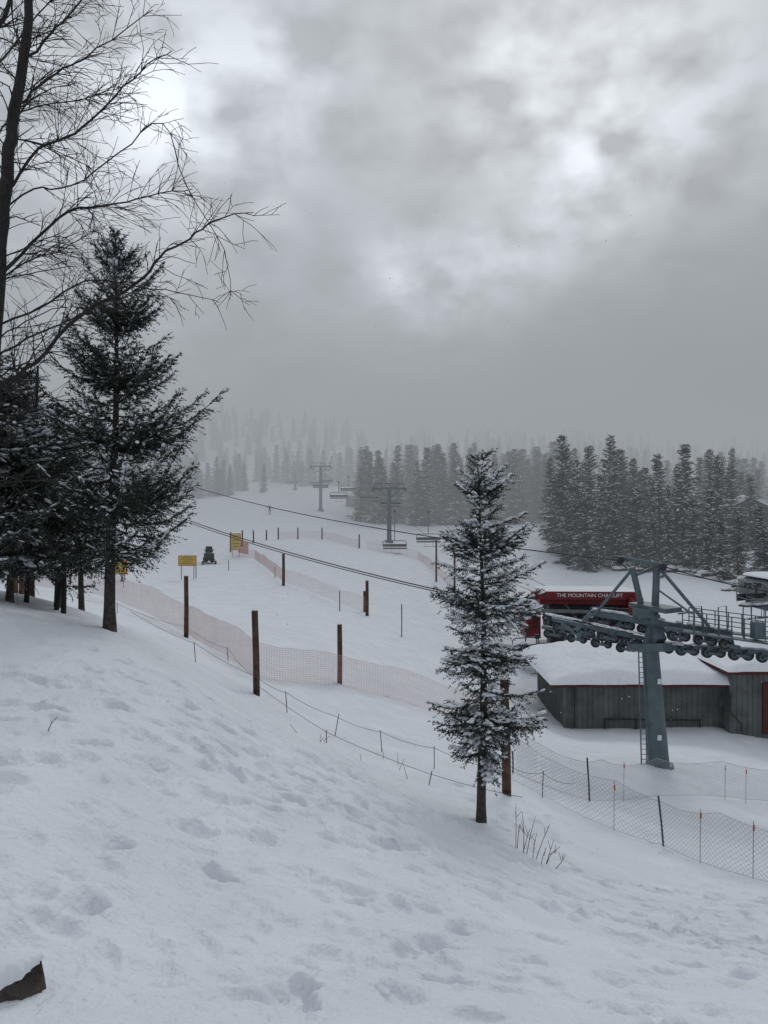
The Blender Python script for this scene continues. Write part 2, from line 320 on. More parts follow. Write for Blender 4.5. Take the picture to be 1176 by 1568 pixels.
for (px,top,d) in [(862,670,105),(905,683,112),(882,706,100),(932,670,105),(957,690,115),(843,704,120),(1010,698,100),(1052,683,98),(1098,700,100),(1036,724,105),(985,718,110),(1122,716,108),(1085,752,85),(1130,778,82),(1163,775,80),(1062,758,88),(920,728,97),(975,748,95),(1020,745,92),(1150,730,110),(895,748,94),(1105,795,80),(1172,805,76),(1195,760,80),(1230,700,95),(1270,690,95),(868,745,98),(945,765,96),(1000,770,93),(1045,790,90)]:
    place_tree(px,d,top,'snowy_spruce_tree',None)
forest=empty('distant_forest')
for k in range(100):
    px=random.uniform(545,850); d=random.uniform(148,195); place_tree(px,d,random.uniform(676,730)+ (8 if px<600 else 0),'forest_spruce',forest,7)
for k in range(60):
    px=random.uniform(830,1290); d=random.uniform(115,180); place_tree(px,d,random.uniform(688,740),'forest_spruce',forest,7)
for k in range(70):
    px=random.uniform(60,405); d=random.uniform(198,235); place_tree(px,d,random.uniform(685,735)-max(0,(300-px))*.06+max(0,px-350)*.5,'forest_spruce',forest,8)
for k in range(800):
    px=random.uniform(-300,1500); d=random.uniform(240,450)
    b=G(px,d); place_tree(px,d,CY-(b[2]+random.uniform(7,13))*F/d,'forest_spruce',forest,6)
# ------------------------------------------------------------------ bare tree (left)
bt=MB(); D0=7.0
def grow(p,d,L,r,lev):
    nseg=max(4,int(L/.09)); pts=[p.copy()]; dd=d.copy(); st=L/nseg
    wob=.14
    for k in range(nseg):
        dd=unit(dd+rng.normal(0,wob,3)*A(1,.8,1)+A(0,0,-.11*(k/nseg)-.018)); pts.append(pts[-1]+dd*st)
    pts=np.array(pts); bt.tube(pts,np.linspace(r,max(.0020,r*.4),len(pts)),4 if lev>0 else 5,0,cap=False)
    if lev<2:
        for k in range(1,nseg):
            if rng.random()<(.6 if lev==0 else .42):
                tg=unit(pts[k+1]-pts[k]); sd=unit(rng.normal(0,1,3)*A(1,.7,1)); nd=unit(tg*.85+sd*.7+A(.05,0,.0))
                grow(pts[k],nd,max(.18,L*rng.uniform(.4,.8)*(1-k/nseg*.4)),max(.0026,r*.6),lev+1)
def limb(pl,r0,r1,dd=0.0,tw=1.0,L0=.8):
    raw=np.array([P(x,y,D0+dd+z) for x,y,z in pl]); 
    tf=np.linspace(0,len(raw)-1,(len(raw)-1)*4+1)
    out=[]
    for v in tf:
        i1=min(int(v),len(raw)-2); f=v-i1; p0=raw[max(i1-1,0)];p1=raw[i1];p2=raw[i1+1];p3=raw[min(i1+2,len(raw)-1)]
        out.append(.5*((2*p1)+(-p0+p2)*f+(2*p0-5*p1+4*p2-p3)*f*f+(-p0+3*p1-3*p2+p3)*f**3))
    pts=np.array(out)+rng.normal(0,.008,(len(out),3)); rad=np.linspace(r0,r1,len(pts)); bt.tube(pts,rad,8 if r0>.03 else 5,0)
    seg=len(pts); total=np.linalg.norm(np.diff(pts,axis=0),axis=1).sum(); nn=int(total/.048*tw)
    for k in range(nn):
        v=rng.uniform(.10,1); i1=min(int(v*(seg-1)),seg-2); tg=unit(pts[i1+1]-pts[i1]); sd=unit(rng.normal(0,1,3)*A(1,.8,1))
        grow(pts[i1],unit(tg*.75+sd*.75+A(.15,0,.06)),L0*rng.uniform(.5,1.35)*(1-.3*v),max(.0036,rad[i1]*.35) if rad[i1]<.04 else .008,0 if rng.random()<.4 else 1)
base=G(-25,7.2)
limb([(60,-200,0),(45,0,0),(38,80,0),(22,170,0),(12,250,0),(4,340,.05),(-3,430,.1),(-14,640,.1),(-22,860,.15),(-25,CY-base[2]*F/7.2+8,.2)][::-1],.085,.035,0,.35,.9)
limb([(-30,640,0),(0,592,0),(55,555,0),(125,480,-.1),(205,437,-.2),(245,393,-.2),(290,365,-.2),(330,337,-.3),(385,325,-.3)],.024,.004,0,.65,.48)
limb([(-2,425,0),(45,375,.2),(105,325,.3),(160,315,.3),(225,300,.3),(295,290,.2)],.018,.004,0,1.0,.55)
limb([(10,290,0),(60,228,-.3),(115,205,-.4),(165,160,-.5),(215,110,-.6),(262,78,-.6)],.015,.004,0,.9,.5)
limb([(20,170,0),(60,130,.3),(110,100,.5),(150,75,.6),(235,15,.7)],.015,.004,0,.9,.5)
limb([(35,95,0),(80,50,-.2),(110,20,-.3),(160,-40,-.3)],.014,.005,0,.9,.5)
limb([(-10,500,0),(60,470,.2),(130,430,.4),(200,438,.5),(270,448,.5),(338,462,.5)],.012,.003,0,.5,.40)
limb([(-10,330,.1),(50,290,.4),(110,285,.6),(180,235,.8),(250,188,.8),(285,285,.8),(345,385,.8),(352,460,.8)],.010,.003,0,.45,.33)
limb([(-20,560,.1),(40,520,-.3),(90,500,-.5),(140,470,-.6),(180,420,-.6)],.012,.004,0,.9,.5)
limb([(-20,60,0),(10,20,.2),(30,-40,.3)],.03,.02,1.0,.8,.7)
limb([(-40,700,0),(10,650,.2),(60,610,.3),(110,620,.4)],.012,.004,0,1.0,.5)
limb([(-30,250,0),(20,180,1),(70,160,1.2),(130,150,1.4),(190,130,1.4)],.012,.004,0,1.0,.5)
limb([(-20,450,.2),(40,400,1),(90,385,1.3),(150,350,1.4)],.012,.004,0,1.2,.6)
limb([(-20,120,.2),(60,20,1),(120,-30,1.3)],.012,.004,0,1.2,.6)
bt.build('bare_birch_tree',[M_twig],None,base)
# ------------------------------------------------------------------ posts
def post(px,d,top,r,name='fence_post',m=M_wood,dx=0):
    b=G(px,d,-.2); tt=P(px+dx,top,d); mb=MB(); mb.tube([b,(b+tt)/2+A(.01,0,0),tt],[r*1.05,r,r*.97],10,0,True); 
    mb.blobs(np.array([tt+A(0,0,.005)]),np.array([A(r*.9,0,0)]),np.array([A(0,r*.9,0)]),np.array([A(0,0,r*.35)]),1)
    mb.build(name,[m,M_snow2],None,b); return b,tt
post(393,16.8,935,.075,dx=-3); post(285,25,882,.075); post(520,23,956,.08); post(562,48,889,.11); post(434,56,848,.11); post(776,14,1040,.085,dx=-4)
post(22,20,868,.09); post(33,24,872,.09); post(558,50,905,.09)
for (px,d,top) in [(353,88,815),(371,92,812),(388,95,812),(408,98,812),(426,100,808),(456,105,808),(493,108,808),(550,96,818),(696,70,838),(668,75,826)]:
    post(px,d,top,.10)
for (px,d,top) in [(520,47,905),(615,44,925),(421,62,868),(350,66,858),(300,57,860)]:
    post(px,d,top,.03,'marker_stake',M_dark)
# ------------------------------------------------------------------ nets
def resamp(pts,step):
    pts=np.asarray(pts); s=np.concatenate([[0],np.cumsum(np.linalg.norm(np.diff(pts,axis=0),axis=1))]); n_=max(2,int(s[-1]/step)+1); u=np.linspace(0,s[-1],n_)
    return np.stack([np.interp(u,s,pts[:,c]) for c in range(3)],1)
def net(name,cols,h,cell,r,m,lift=.05,diag=False,sag=.1,span=3.0):
    xy=np.array([((px-CX)/F*d,d,0) for px,d in cols]); q=resamp(xy,cell); z=hbase(q[:,0],q[:,1])+disp(q[:,0],q[:,1])*.5+lift
    q[:,2]=z; s=np.arange(len(q))*cell; top=q.copy(); top[:,2]+=h-sag*np.abs(np.sin(s/span*math.pi))+.03*vnoise(s*2,s*0,7)
    off=.12*vnoise(s*.9,s*0+3,8); 
    rows=max(3,int(h/cell)); mb=MB(); L=[]
    for k in range(rows+1):
        u=k/rows; row=q*(1-u)+top*u; row[:,1]+=off*math.sin(u*3.14); L.append(row)
    L=np.array(L)
    if diag:
        a=L[:-1,:-1].reshape(-1,3); b_=L[1:,1:].reshape(-1,3); c=L[:-1,1:].reshape(-1,3); d_=L[1:,:-1].reshape(-1,3)
        mb.lines(a,b_,r);mb.lines(c,d_,r)
    else:
        mb.lines(L[:-1].reshape(-1,3),L[1:].reshape(-1,3),r); mb.lines(L[:,:-1].reshape(-1,3),L[:,1:].reshape(-1,3),r)
    for row in (L[0],L[-1]): mb.lines(row[:-1],row[1:],r*1.6)
    return mb.build(name,[m],None,q[0])
net('safety_net_fence',[(95,33),(180,30),(285,25.5),(340,22),(393,19.5),(520,22.6),(600,24),(690,24),(760,26)],1.05,.065,.0038,M_pink,.03,span=4)
net('safety_net_fence',[(20,38),(95,33)],1.05,.08,.0045,M_pink,.03,span=4)
net('safety_net_fence',[(353,84),(390,78),(434,57),(500,52),(562,48)],1.0,.13,.005,M_pink,.0,span=8)
net('safety_net_fence',[(426,100),(456,105),(493,108),(550,96)],1.0,.16,.007,M_pink,.0,span=8)
net('safety_net_fence',[(562,96),(640,90),(696,70)],1.0,.16,.006,M_pink,.0,span=8)
net('orange_net_fence',[(365,86),(380,84)],1.3,.18,.03,M_oran,.0,span=8)
net('boundary_net_fence',[(790,17.5),(840,17.5),(900,18),(1010,20),(1100,21),(1260,22)],1.0,.10,.0033,M_net,.02,True,.12,2.5)
net('boundary_net_fence',[(770,16.5),(860,15.6),(940,15.2),(1012,15),(1090,13.6),(1180,12.6),(1300,12)],1.0,.10,.0030,M_net,.02,True,.14,2.5)
for (px,d,top,m,dx) in [(903,18,1160,M_dark,-4),(1017,15,1218,M_blue,-9),(1230,12.3,1250,M_blue,0),(785,17.4,1150,M_blue,0)]:
    post(px,d,top,.020,'net_pole',m,dx)
for k,(px,d,m) in enumerate([(955,19,M_oran),(1072,13.9,M_oran),(1110,21,M_net),(1142,21,M_oran),(1153,12.9,M_oran),(940,15.2,M_oran)]):
    b=G(px,d); mb=MB(); mb.tube([b+A(0,0,-.1),b+A(.01,0,1.02)],.006,5,0); mb.box(b+A(.01,-.01,.9),(.03,.02,.10),1); mb.build('net_stake',[M_rope,m],None,b)
def rope_fence(cols,hs,n=1,r=.005,sag=.12,ph=None):
    mb=MB(); pins=[]
    for (px,d) in cols: b=G(px,d); pins.append(b)
    for k,b in enumerate(pins):
        if k in (0,len(pins)-1): continue
        tilt=random.gauss(0,.04); mb.tube([b+A(0,0,-.1),b+A(tilt,0,max(hs)*.6+.1)],.009,6,1)
    for h in hs:
        for a,b in zip(pins[:-1],pins[1:]):
            u=np.linspace(0,1,9)[:,None]; l=a*(1-u)+b*u+A(0,0,h*.6+.06); l[:,2]-=sag*4*(u*(1-u))[:,0]; mb.tube(l,r,5,0,cap=False)
    mb.build('rope_fence',[M_rope,M_dark],None,pins[0])
rope_fence([(200,17),(300,17.2),(393,16.7),(440,16),(512,16),(585,15.8),(665,15.2),(776,14.0)],[.6],sag=.05)
rope_fence([(393,16.9),(500,14.4),(655,13.2),(800,13.2)],[.25],sag=.03)
rope_fence([(100,24),(180,26),(285,25.1),(350,20.5),(393,17)],[.5],sag=.1)
rope_fence([(776,14.2),(830,15.8),(880,16.2)],[.8],sag=.08)
# ------------------------------------------------------------------ signs
def sign(px,d,py0,py1,w,nm='warning_sign',leg=True):
    b=G(px,d); t0=P(px,py0,d); t1=P(px,py1,d); zc=(t0[2]+t1[2])/2; h=t0[2]-t1[2]; c=A(b[0],d,zc); mb=MB()
    mb.box(c,(w,.04,h),0); 
    for s in (-1,1):
        mb.beam(c+A(s*w/2,-.01,-h/2),c+A(s*w/2,-.01,h/2),.05,.05,1); mb.beam(c+A(-w/2,-.012,s*h/2),c+A(w/2,-.012,s*h/2),.045,.045,1)
        mb.tube([A(b[0]+s*w*.36,d+.06,b[2]-.3),A(b[0]+s*w*.36,d+.06,zc+h/2)],.03,6,3)
    for k in range(4):
        z=c[2]+h*(.3-.2*k); ww=w*random.uniform(.45,.75); mb.box(A(c[0],d-.027,z),(ww,.012,h*.03),2)
    mb.build(nm,[M_yel,M_oran,M_dark,M_steel],None,b)
sign(287,55,851,866,1.3); sign(178,50,858,879,1.45); sign(361,84,817,842,1.1)
# ------------------------------------------------------------------ lift towers
def far_tower(px,d,top,arm,r,dirx=0.0):
    b=G(px,d,-.5); tt=P(px,top,d); root=empty('chairlift_tower',b)
    mb=MB(); mb.tube([b*1.0,A(b[0],b[1],tt[2])],[r,r*.75],12,0); mb.tube([b,b+A(0,0,.9)],r*1.7,12,0,False)
    z=tt[2]; mb.beam(A(b[0]-arm,b[1],z),A(b[0]+arm,b[1],z),.3,.3,0); mb.beam(A(b[0]-arm*.9,b[1],z+.75),A(b[0]+arm*.9,b[1],z+.75),.12,.12,0)
    for s in (-1,-.5,0,.5,1): mb.beam(A(b[0]+s*arm*.9,b[1],z),A(b[0]+s*arm*.9,b[1],z+.75),.1,.1,0)
    for s in (-1,1):
        x=b[0]+s*arm; mb.beam(A(x,b[1]-1.6,z-.35),A(x,b[1]+1.6,z-.25),.15,.25,1)
        for k in range(5): mb.wheel(A(x,b[1]-1.4+.7*k,z-.2),.24,.12,(1,0,0),1)
        mb.beam(A(x-s*.5,b[1]-1.5,z-.75),A(x-s*.5,b[1]+1.5,z-.75),.5,.05,0)
        mb.tube([A(b[0]+s*r,b[1],z-1.3),A(b[0]+s*arm*.7,b[1],z)],.07,6,0)
    mb.v=[v-b for v in mb.v]; me=mb.mesh('mast',[M_tower,M_dark]); obj('mast',me,root)
    return A(b[0]-arm,b[1],z-.1),A(b[0]+arm,b[1],z-.1)
a1=far_tower(596,110,748,2.4,.36); a2=far_tower(491,165,714,2.2,.40); a3=far_tower(452,215,720,2.6,.4)
def cable(name,p,q,sag,r=.02):
    u=np.linspace(0,1,40)[:,None]; l=p*(1-u)+q*u; l[:,2]-=sag*4*(u*(1-u))[:,0]; mb=MB(); mb.tube(l,r,6,0); mb.build(name,[M_cable],None,p); return l
st1=P(838,915,52); st2=P(872,915,52)
cA=cable('haul_cable',a1[0],st1,1.4,.02); cB=cable('haul_cable',a1[1],st2,1.2,.02)
for k in (0,1): cable('haul_cable',a2[k],a1[k],1.0,.02); cable('haul_cable',a3[k],a2[k],.8,.02)
def chair(at,drop,w=2.4,yaw=.1,k_=1.0):
    root=empty('chairlift_chair',at); mb=MB(); c,s=math.cos(yaw),math.sin(yaw)
    def q(x,y,z): return A(x*c-y*s,x*s+y*c,z)
    z=-drop
    mb.box(q(0,0,-.1),(.25,.3,.25),1); mb.tube([q(0,0,0),q(0,.1,z*.6),q(0,.05,z+1.0)],.04*k_,7,0)
    mb.tube([q(-w/2,.1,z),q(-w/2,.1,z+.9),q(-w/2+.2,.1,z+1.0),q(w/2-.2,.1,z+1.0),q(w/2,.1,z+.9),q(w/2,.1,z)],.04*k_,6,0)
    mb.beam(q(-w/2,-.25,z),q(w/2,-.25,z),.5,.09*k_,1); mb.beam(q(-w/2,.05,z+.4),q(w/2,.05,z+.4),.08,.35,1)
    mb.beam(q(-w/2+.05,-.25,z+.09*k_),q(w/2-.05,-.25,z+.09*k_),.4,.09,2)
    mb.tube([q(-w/2,.05,z+.45),q(-w/2,-.6,z+.35),q(w/2,-.6,z+.35),q(w/2,.05,z+.45)],.03,5,0)
    mb.tube([q(-.5,-.55,z-.6),q(-.5,-.6,z+.3)],.02,5,0); mb.tube([q(.5,-.55,z-.6),q(.5,-.6,z+.3)],.02,5,0); mb.tube([q(-.8,-.55,z-.6),q(.8,-.55,z-.6)],.03,5,0)
    obj('seat_and_hanger',mb.mesh('seat_and_hanger',[M_steel,M_dark,M_snow2]),root)
def near_px(l,px): 
    pp=CX+F*l[:,0]/l[:,1]; return l[np.argmin(abs(pp-px))]
chair(near_px(cA,606),5.0,3.1,.1,1.5); chair(near_px(cB,657),3.9,3.1,.1,1.5)
for (A_,B_,u_) in [(a2[0],a1[0],.55),(a2[1],a1[1],.32),(a2[1],a1[1],.62),(a2[1],a1[1],.86),(a3[1],a2[1],.5),(a3[0],a2[0],.3),(a2[0],a1[0],.22),(a3[1],a2[1],.85)]:
    chair(A_*(1-u_)+B_*u_-A(0,0,.9*math.sin(u_*math.pi)),3.0,3.2,.1,1.8)
b=G(545,190); root=empty('upper_lift_hut',b); mb=MB(); mb.box((0,0,1.3),(5,4,2.6),0); mb.box((1.2,-2.02,1.6),(1.2,.06,.8),2); mb.box((0,0,2.85),(5.8,4.8,.45),1); mb.box((-1.2,-2.02,1.1),(.9,.06,2.1),3)
obj('walls_and_roof',mb.mesh('w',[M_logwood,M_snow2,M_glass,M_door]),root)
b=G(555,150); mb=MB(); mb.box((0,0,.9),(3.4,.12,1.1),0); mb.tube([(-1.4,.1,-.4),(-1.4,.1,1.5)],.07,6,1); mb.tube([(1.4,.1,-.4),(1.4,.1,1.5)],.07,6,1); mb.box((0,-.08,.9),(2.6,.04,.25),1); obj('trail_banner',mb.mesh('b',[M_white,M_dark]),None,b)
cable('lift_cable',P(948,858,24),P(120,672,70),1.5,.022)
cable('lift_cable',P(905,952,24.5),P(130,728,62),1.0,.026); cable('lift_cable',P(905,955,24.2),P(130,731,61),1.0,.022)
cable('lift_cable',P(1018,868,24),P(1400,925,22),.3,.02); cable('lift_cable',P(1010,872,24),P(1320,905,40),.3,.015)
# ------------------------------------------------------------------ near lift tower
b=G(1010,24,-.3); root=empty('lift_tower',b); mb=MB(); D=24
mb.tube([b,P(995,985,D)],[.34,.26],18,0); mb.tube([b,b+A(0,0,.36)],.44,18,0,False)
for py in (1125,1040): mb.box(P(1004,py,D)+A(0,-.33,0),(.12,.04,.16),2)
l0=b+A(-.62,-.1,.2); l1=P(976,990,D)+A(-.0,-.1,0)
mb.tube([l0,l1],.022,6,0); mb.tube([l0+A(.18,0,0),l1+A(.18,0,0)],.022,6,0)
for k in range(24): u=k/24; p=l0*(1-u)+l1*u; mb.tube([p,p+A(.18,0,0)],.012,5,0)
mb.v=[v-b for v in mb.v]; obj('mast',mb.mesh('mast',[M_tower,M_dark,M_white]),root)
mb=MB()
def q(px,py,d=None): return P(px,py,24 if d is None else d)
mb.tube([q(990,992,24),q(1003,935,24),q(1006,862,24)],[.15,.12,.11],10,0)
mb.tube([q(985,940,24.3),q(968,868,24.3)],.10,10,0)
mb.beam(q(940,853,24.5),q(1020,866,23.8),.12,.12,0); mb.wheel(q(950,858,24.2),.12,.1,(0,1,0),1); mb.wheel(q(1015,868,23.7),.12,.1,(0,1,0),1)
mb.beam(q(945,858,24.4),q(960,870,24.3),.3,.05,0)
mb.tube([q(968,872,24.3),q(908,944,24.8)],.05,8,0); mb.tube([q(1008,868,23.9),q(1088,962,23)],.055,8,0); mb.tube([q(1003,900,24),q(1060,940,23.3)],.03,8,0)
mb.tube([q(1006,868,24),q(975,880,24.2)],.05,8,0)
mb.beam(q(905,938,25),q(1122,972,22.7),.20,.18,0); mb.beam(q(985,930,24.6),q(1010,985,23.6),.3,.5,0); mb.beam(q(975,990,24.5),q(1030,990,23.3),.9,.25,0)
mb.beam(q(975,925,24.6),q(1032,935,23.4),.8,.15,0)
mb.box(q(985,938,24),(.5,.6,.3),0); mb.beam(q(1000,940,24),q(1000,990,24),.3,.45,0)
ax=unit(A(.12,1,0))
def train(p,qq,nw,dz,mm=1,r=.17):
    mb.beam(p,qq,.10,.13,0)
    for k in range(nw):
        u=(k+.5)/nw; c=p*(1-u)+qq*u+A(0,0,dz+.03*(k%2)); mb.wheel(c,r*random.uniform(.9,1.05),.10,ax,mm,0)
        mb.wheel(c+A(0,-.06,0),r*.25,.1,ax,1)
        if k%2==0:
            u2=(k+1.5)/nw; c2=p*(1-u2)+qq*u2+A(0,0,dz); mb.beam(c+A(0,-.12,0),c2+A(0,-.12,0),.05,.09,0); mb.beam((c+c2)/2+A(0,-.12,0),(p*(1-(u+u2)/2)+qq*(u+u2)/2),.06,.1,0)
train(q(845,948,26),q(1005,982,24),9,-.22); train(q(995,985,24),q(1200,1002,21.8),10,-.14)
train(q(905,940,25.2),q(1010,958,24),6,-.20); train(q(1020,962,23.4),q(1120,978,22.4),5,-.2)
train(q(830,960,27.5),q(960,985,25.8),7,-.2,1,.16)
for (x0,y0,x1,y1) in [(880,968,905,938),(935,972,955,945),(1040,985,1055,955),(1090,992,1105,968),(1010,958,1040,985),(860,955,890,975)]:
    mb.beam(q(x0,y0,24.6),q(x1,y1,24.6),.08,.12,0)
def rail(p,qq,n_,h=.75):
    for hh in (h,h*.55): mb.tube([p+A(0,0,hh),qq+A(0,0,hh)],.016,6,0)
    mb.beam(p,qq,.45,.04,0)
    for k in range(n_+1): u=k/n_; c=p*(1-u)+qq*u; mb.tube([c,c+A(0,0,h)],.018,6,0)
rail(q(1045,966,22.8),q(1200,988,21.6),8,.62); rail(q(1055,960,23.6),q(1200,980,22.4),7,.62); rail(q(905,945,25.6),q(985,950,24.8),4,.35)
for px in (1062,1100,1138,1172): mb.tube([q(px,982,22.4),q(px,930,22.4),q(px+12,928,22.6),q(px+14,975,22.6)],.018,6,0)
mb.box(q(1160,965,22),(.3,.3,.5),0); mb.tube([q(1038,940,23),q(1075,935,22.8),q(1078,968,22.8)],.03,6,0)
mb.v=[v-b for v in mb.v]; obj('crossarm_and_sheaves',mb.mesh('head',[M_tower,M_dark,M_white]),root)
mb=MB()
for (x0,y0,x1,y1,d) in [(905,936,1122,970,0),(845,946,1005,980,1),(1030,990,1176,1000,2)]:
    pa=q(x0,y0,25 if d<2 else 23.4)+A(0,0,.10); pb=q(x1,y1,22.7 if d!=1 else 24)+A(0,0,.10)
    n_=26; u=rng.random(n_)[:,None]; c=pa*(1-u)+pb*u; L=rng.uniform(.1,.3,(n_,1)); dv=unit(pb-pa)[None]
    mb.blobs(c,dv*L,np.tile(A(0,.12,0),(n_,1)),np.tile(A(0,0,.05),(n_,1)),0)
mb.v=[v-b for v in mb.v]; obj('snow_on_arms',mb.mesh('snow',[M_snow2]),root)
# ------------------------------------------------------------------ station (red)
b=G(890,50); root=empty('red_lift_station',b)
mb=MB()
mb.box(q(895,912,48.3),(6.6,.25,.52),0,-.05); mb.box(q(895,915,50.6),(6.7,4.2,.45),0,-.05); mb.box(q(960,930,49),(.5,2.5,1.6),0)
mb.box(q(812,948,50),(.95,2.2,2.2),0); mb.box(q(806,940,48.9),(.5,.05,.7),2); mb.box(q(819,945,48.88),(.22,.05,1.4),2)
mb.beam(q(960,920,48.6),q(935,965,48.6),.12,.12,0); mb.beam(q(940,920,48.8),q(965,965,48.8),.12,.12,0)
mb.v=[v-b for v in mb.v]; obj('canopy_and_booth',mb.mesh('canopy',[M_red,M_dark,M_glass]),root)
mb=MB(); mb.box(q(895,903,50.3),(6.3,3.8,.12),0,-.05); mb.box(q(812,922,50),(1.1,2.4,.16),0)
mb.v=[v-b for v in mb.v]; obj('roof_snow',mb.mesh('snow',[M_snow2]),root)
mb=MB()
mb.box(q(852,972,49.5),(.8,.9,3.1),0); mb.box(q(900,942,50),(5.6,2.2,1.6),0); mb.box(q(942,968,50.5),(1.8,2,1.2),0)
mb.wheel(q(895,962,49),1.9,.22,(0,.1,1),1); mb.box(q(870,990,50),(3.8,1.8,.6),1); mb.beam(q(828,935,48.2),q(970,938,48.2),.16,.22,1)
for k in range(9): mb.wheel(q(835+k*15,946,48.1),.2,.12,(0,1,0),0,1)
for px in (838,865,915,955): mb.beam(q(px,920,49),q(px+2,1005,49),.18,.18,1)
mb.beam(q(865,925,48.9),q(915,985,48.9),.1,.1,1); mb.beam(q(915,925,48.9),q(880,985,48.9),.1,.1,1)
for (px,py) in [(830,985),(880,990),(950,985)]: mb.tube([q(px,py,46),q(px+42,py,46)],.04,6,1); mb.tube([q(px,py,46),q(px,py+22,46)],.03,6,1); mb.tube([q(px+42,py,46),q(px+42,py+22,46)],.03,6,1)
mb.v=[v-b for v in mb.v]; obj('machinery_frame',mb.mesh('mach',[M_dark,M_steel]),root)
fc=bpy.data.curves.new('lettering','FONT'); fc.body='THE MOUNTAIN CHAIRLIFT'; fc.size=.34; fc.extrude=.01; fc.align_x='CENTER'; fc.align_y='CENTER'
fo=obj('lettering',fc,root,q(903,912,48.14)-b); fo.rotation_euler=(math.pi/2,0,-.05); fc.materials.append(M_white)
for (px,py,d) in [(806,962,46),(822,972,45),(900,978,46),(940,985,44)]: chair(P(px,py,d)+A(0,0,0),1.6,1.9,.4)
# ------------------------------------------------------------------ shed
b=G(1050,34); root=empty('equipment_shed',b); zb=P(0,1122,34)[2]-.6; xl=P(865,0,34)[0]; xm=P(1105,0,34)[0]; xr=xl+17
ze=P(0,1047,34)[2]; ze2=P(0,1030,33.2)[2]
mb=MB(); 
mb.box(((xl+xr)/2,37,(zb+ze)/2),(xr-xl,6,ze-zb),0); mb.box(((xm+xr)/2,36.4,(zb+ze2)/2),(xr-xm,6.4,ze2-zb),0)
x=xl+.1
while x<xr:
    yf=34.0 if x<xm-.05 else 33.2; zt=ze if x<xm-.05 else ze2; mb.box((x,yf-.012,(zb+zt)/2),(.035,.03,zt-zb-.02),0); x+=.24
y=34.2
while y<40: mb.box((xl-.012,y,(zb+ze)/2),(.03,.035,ze-zb-.02),0); y+=.24
mb.box((xl+.0,33.97,(zb+ze)/2),(.14,.1,ze-zb-.03),0)
mb.v=[v-b for v in mb.v]; obj('walls',mb.mesh('walls',[M_wall]),root)
mb=MB(); mb.box(((xl+xm)/2-.35,37,ze+.06),(xm-xl+.7,7.2,.16),0); mb.box(((xm+xr)/2,36.6,ze2+.07),(xr-xm+.5,7.6,.17),0)
mb.v=[v-b for v in mb.v]; obj('roof_fascia',mb.mesh('fascia',[M_dred]),root)
def snowslab(x0,x1,y0,y1,z0,hh,ridge,rise,nx=90,ny=44):
    xs=np.linspace(0,1,nx); ys=np.linspace(0,1,ny); X_,Y_=np.meshgrid(xs,ys)
    ex=np.minimum(X_,1-X_)*(x1-x0); ey=np.minimum(Y_,1-Y_)*(y1-y0); e=np.minimum(ex/1.6,1); e2=np.minimum(ey/.5,1)
    f=np.sqrt(1-(1-e)**2)*np.sqrt(1-(1-e2)**2)
    wx=x0+X_*(x1-x0); wy=y0+Y_*(y1-y0); z=z0+hh*f*(1+.35*vnoise(wx/1.3,wy/1.3,12)+.12*vnoise(wx/.3,wy/.3,13))+rise*(1-np.abs(Y_-ridge)/max(ridge,1-ridge))*np.minimum(ex/2.5,1)
    wy=wy+.15*vnoise(wx/.7,wx*0,21)*(Y_<.1)
    m=MB(); m.add(np.stack([wx,wy,z],-1).reshape(-1,3),np.array([(j*nx+i,j*nx+i+1,(j+1)*nx+i+1,(j+1)*nx+i) for j in range(ny-1) for i in range(nx-1)]),0,True); return m
m=snowslab(xl-.85,xm+.8,33.25,40.8,ze+.13,.50,.55,.75); m.v=[v-b for v in m.v]; obj('roof_snow',m.mesh('s',[M_snow2]),root)
m=snowslab(xm-.35,xr+.5,32.65,40.6,ze2+.15,.34,.55,.6); m.v=[v-b for v in m.v]; obj('roof_snow_annex',m.mesh('s',[M_snow2]),root)
mb=MB(); xd=P(1172,0,33.2)[0]
mb.box((xd+.35,33.16,(P(0,1118,33.2)[2]+P(0,1050,33.2)[2])/2),(1.0,.08,P(0,1050,33.2)[2]-P(0,1118,33.2)[2]+.3),0)
def w(px,py,d=33.85): return P(px,py,d)
mb.tube([w(925,1101),w(1073,1103)],.03,6,1)
for px in (926,974,1072): mb.tube([w(px,1101),w(px,1122)],.03,6,1)
mb.tube([w(1118,1062,33.1),w(1118,1090,33.1),w(1135,1108,33.1),w(1135,1118,33.1)],.025,6,1); mb.tube([w(880,1050),w(880,1115)],.03,6,1); mb.box(w(1103,1075,33.1),(.2,.08,.3),1)
mb.v=[v-b for v in mb.v]; obj('door_and_pipes',mb.mesh('d',[M_door,M_dark]),root)
b=G(1195,40); root=empty('lift_terminal',b); mb=MB(); c=P(1200,905,40)
nu,nv=28,14; U,V_=np.meshgrid(np.linspace(0,2*math.pi,nu,endpoint=False),np.linspace(-math.pi/2,math.pi/2,nv))
sp=lambda a,e: np.sign(a)*np.abs(a)**e
hx_=sp(np.cos(V_),.5)*sp(np.cos(U),.5)*1.7; hy_=sp(np.cos(V_),.5)*sp(np.sin(U),.5)*2.6; hz_=sp(np.sin(V_),.6)*.75
mb.add(np.stack([hx_,hy_,hz_],-1).reshape(-1,3)+c,[(r_*nu+k,r_*nu+(k+1)%nu,(r_+1)*nu+(k+1)%nu,(r_+1)*nu+k) for r_ in range(nv-1) for k in range(nu)],0,True)
mb.box(c+A(.2,0,-.85),(2.6,4,.35),1); mb.tube([A(c[0]+.3,40,b[2]-.3),c+A(.3,0,-.6)],.4,12,1)
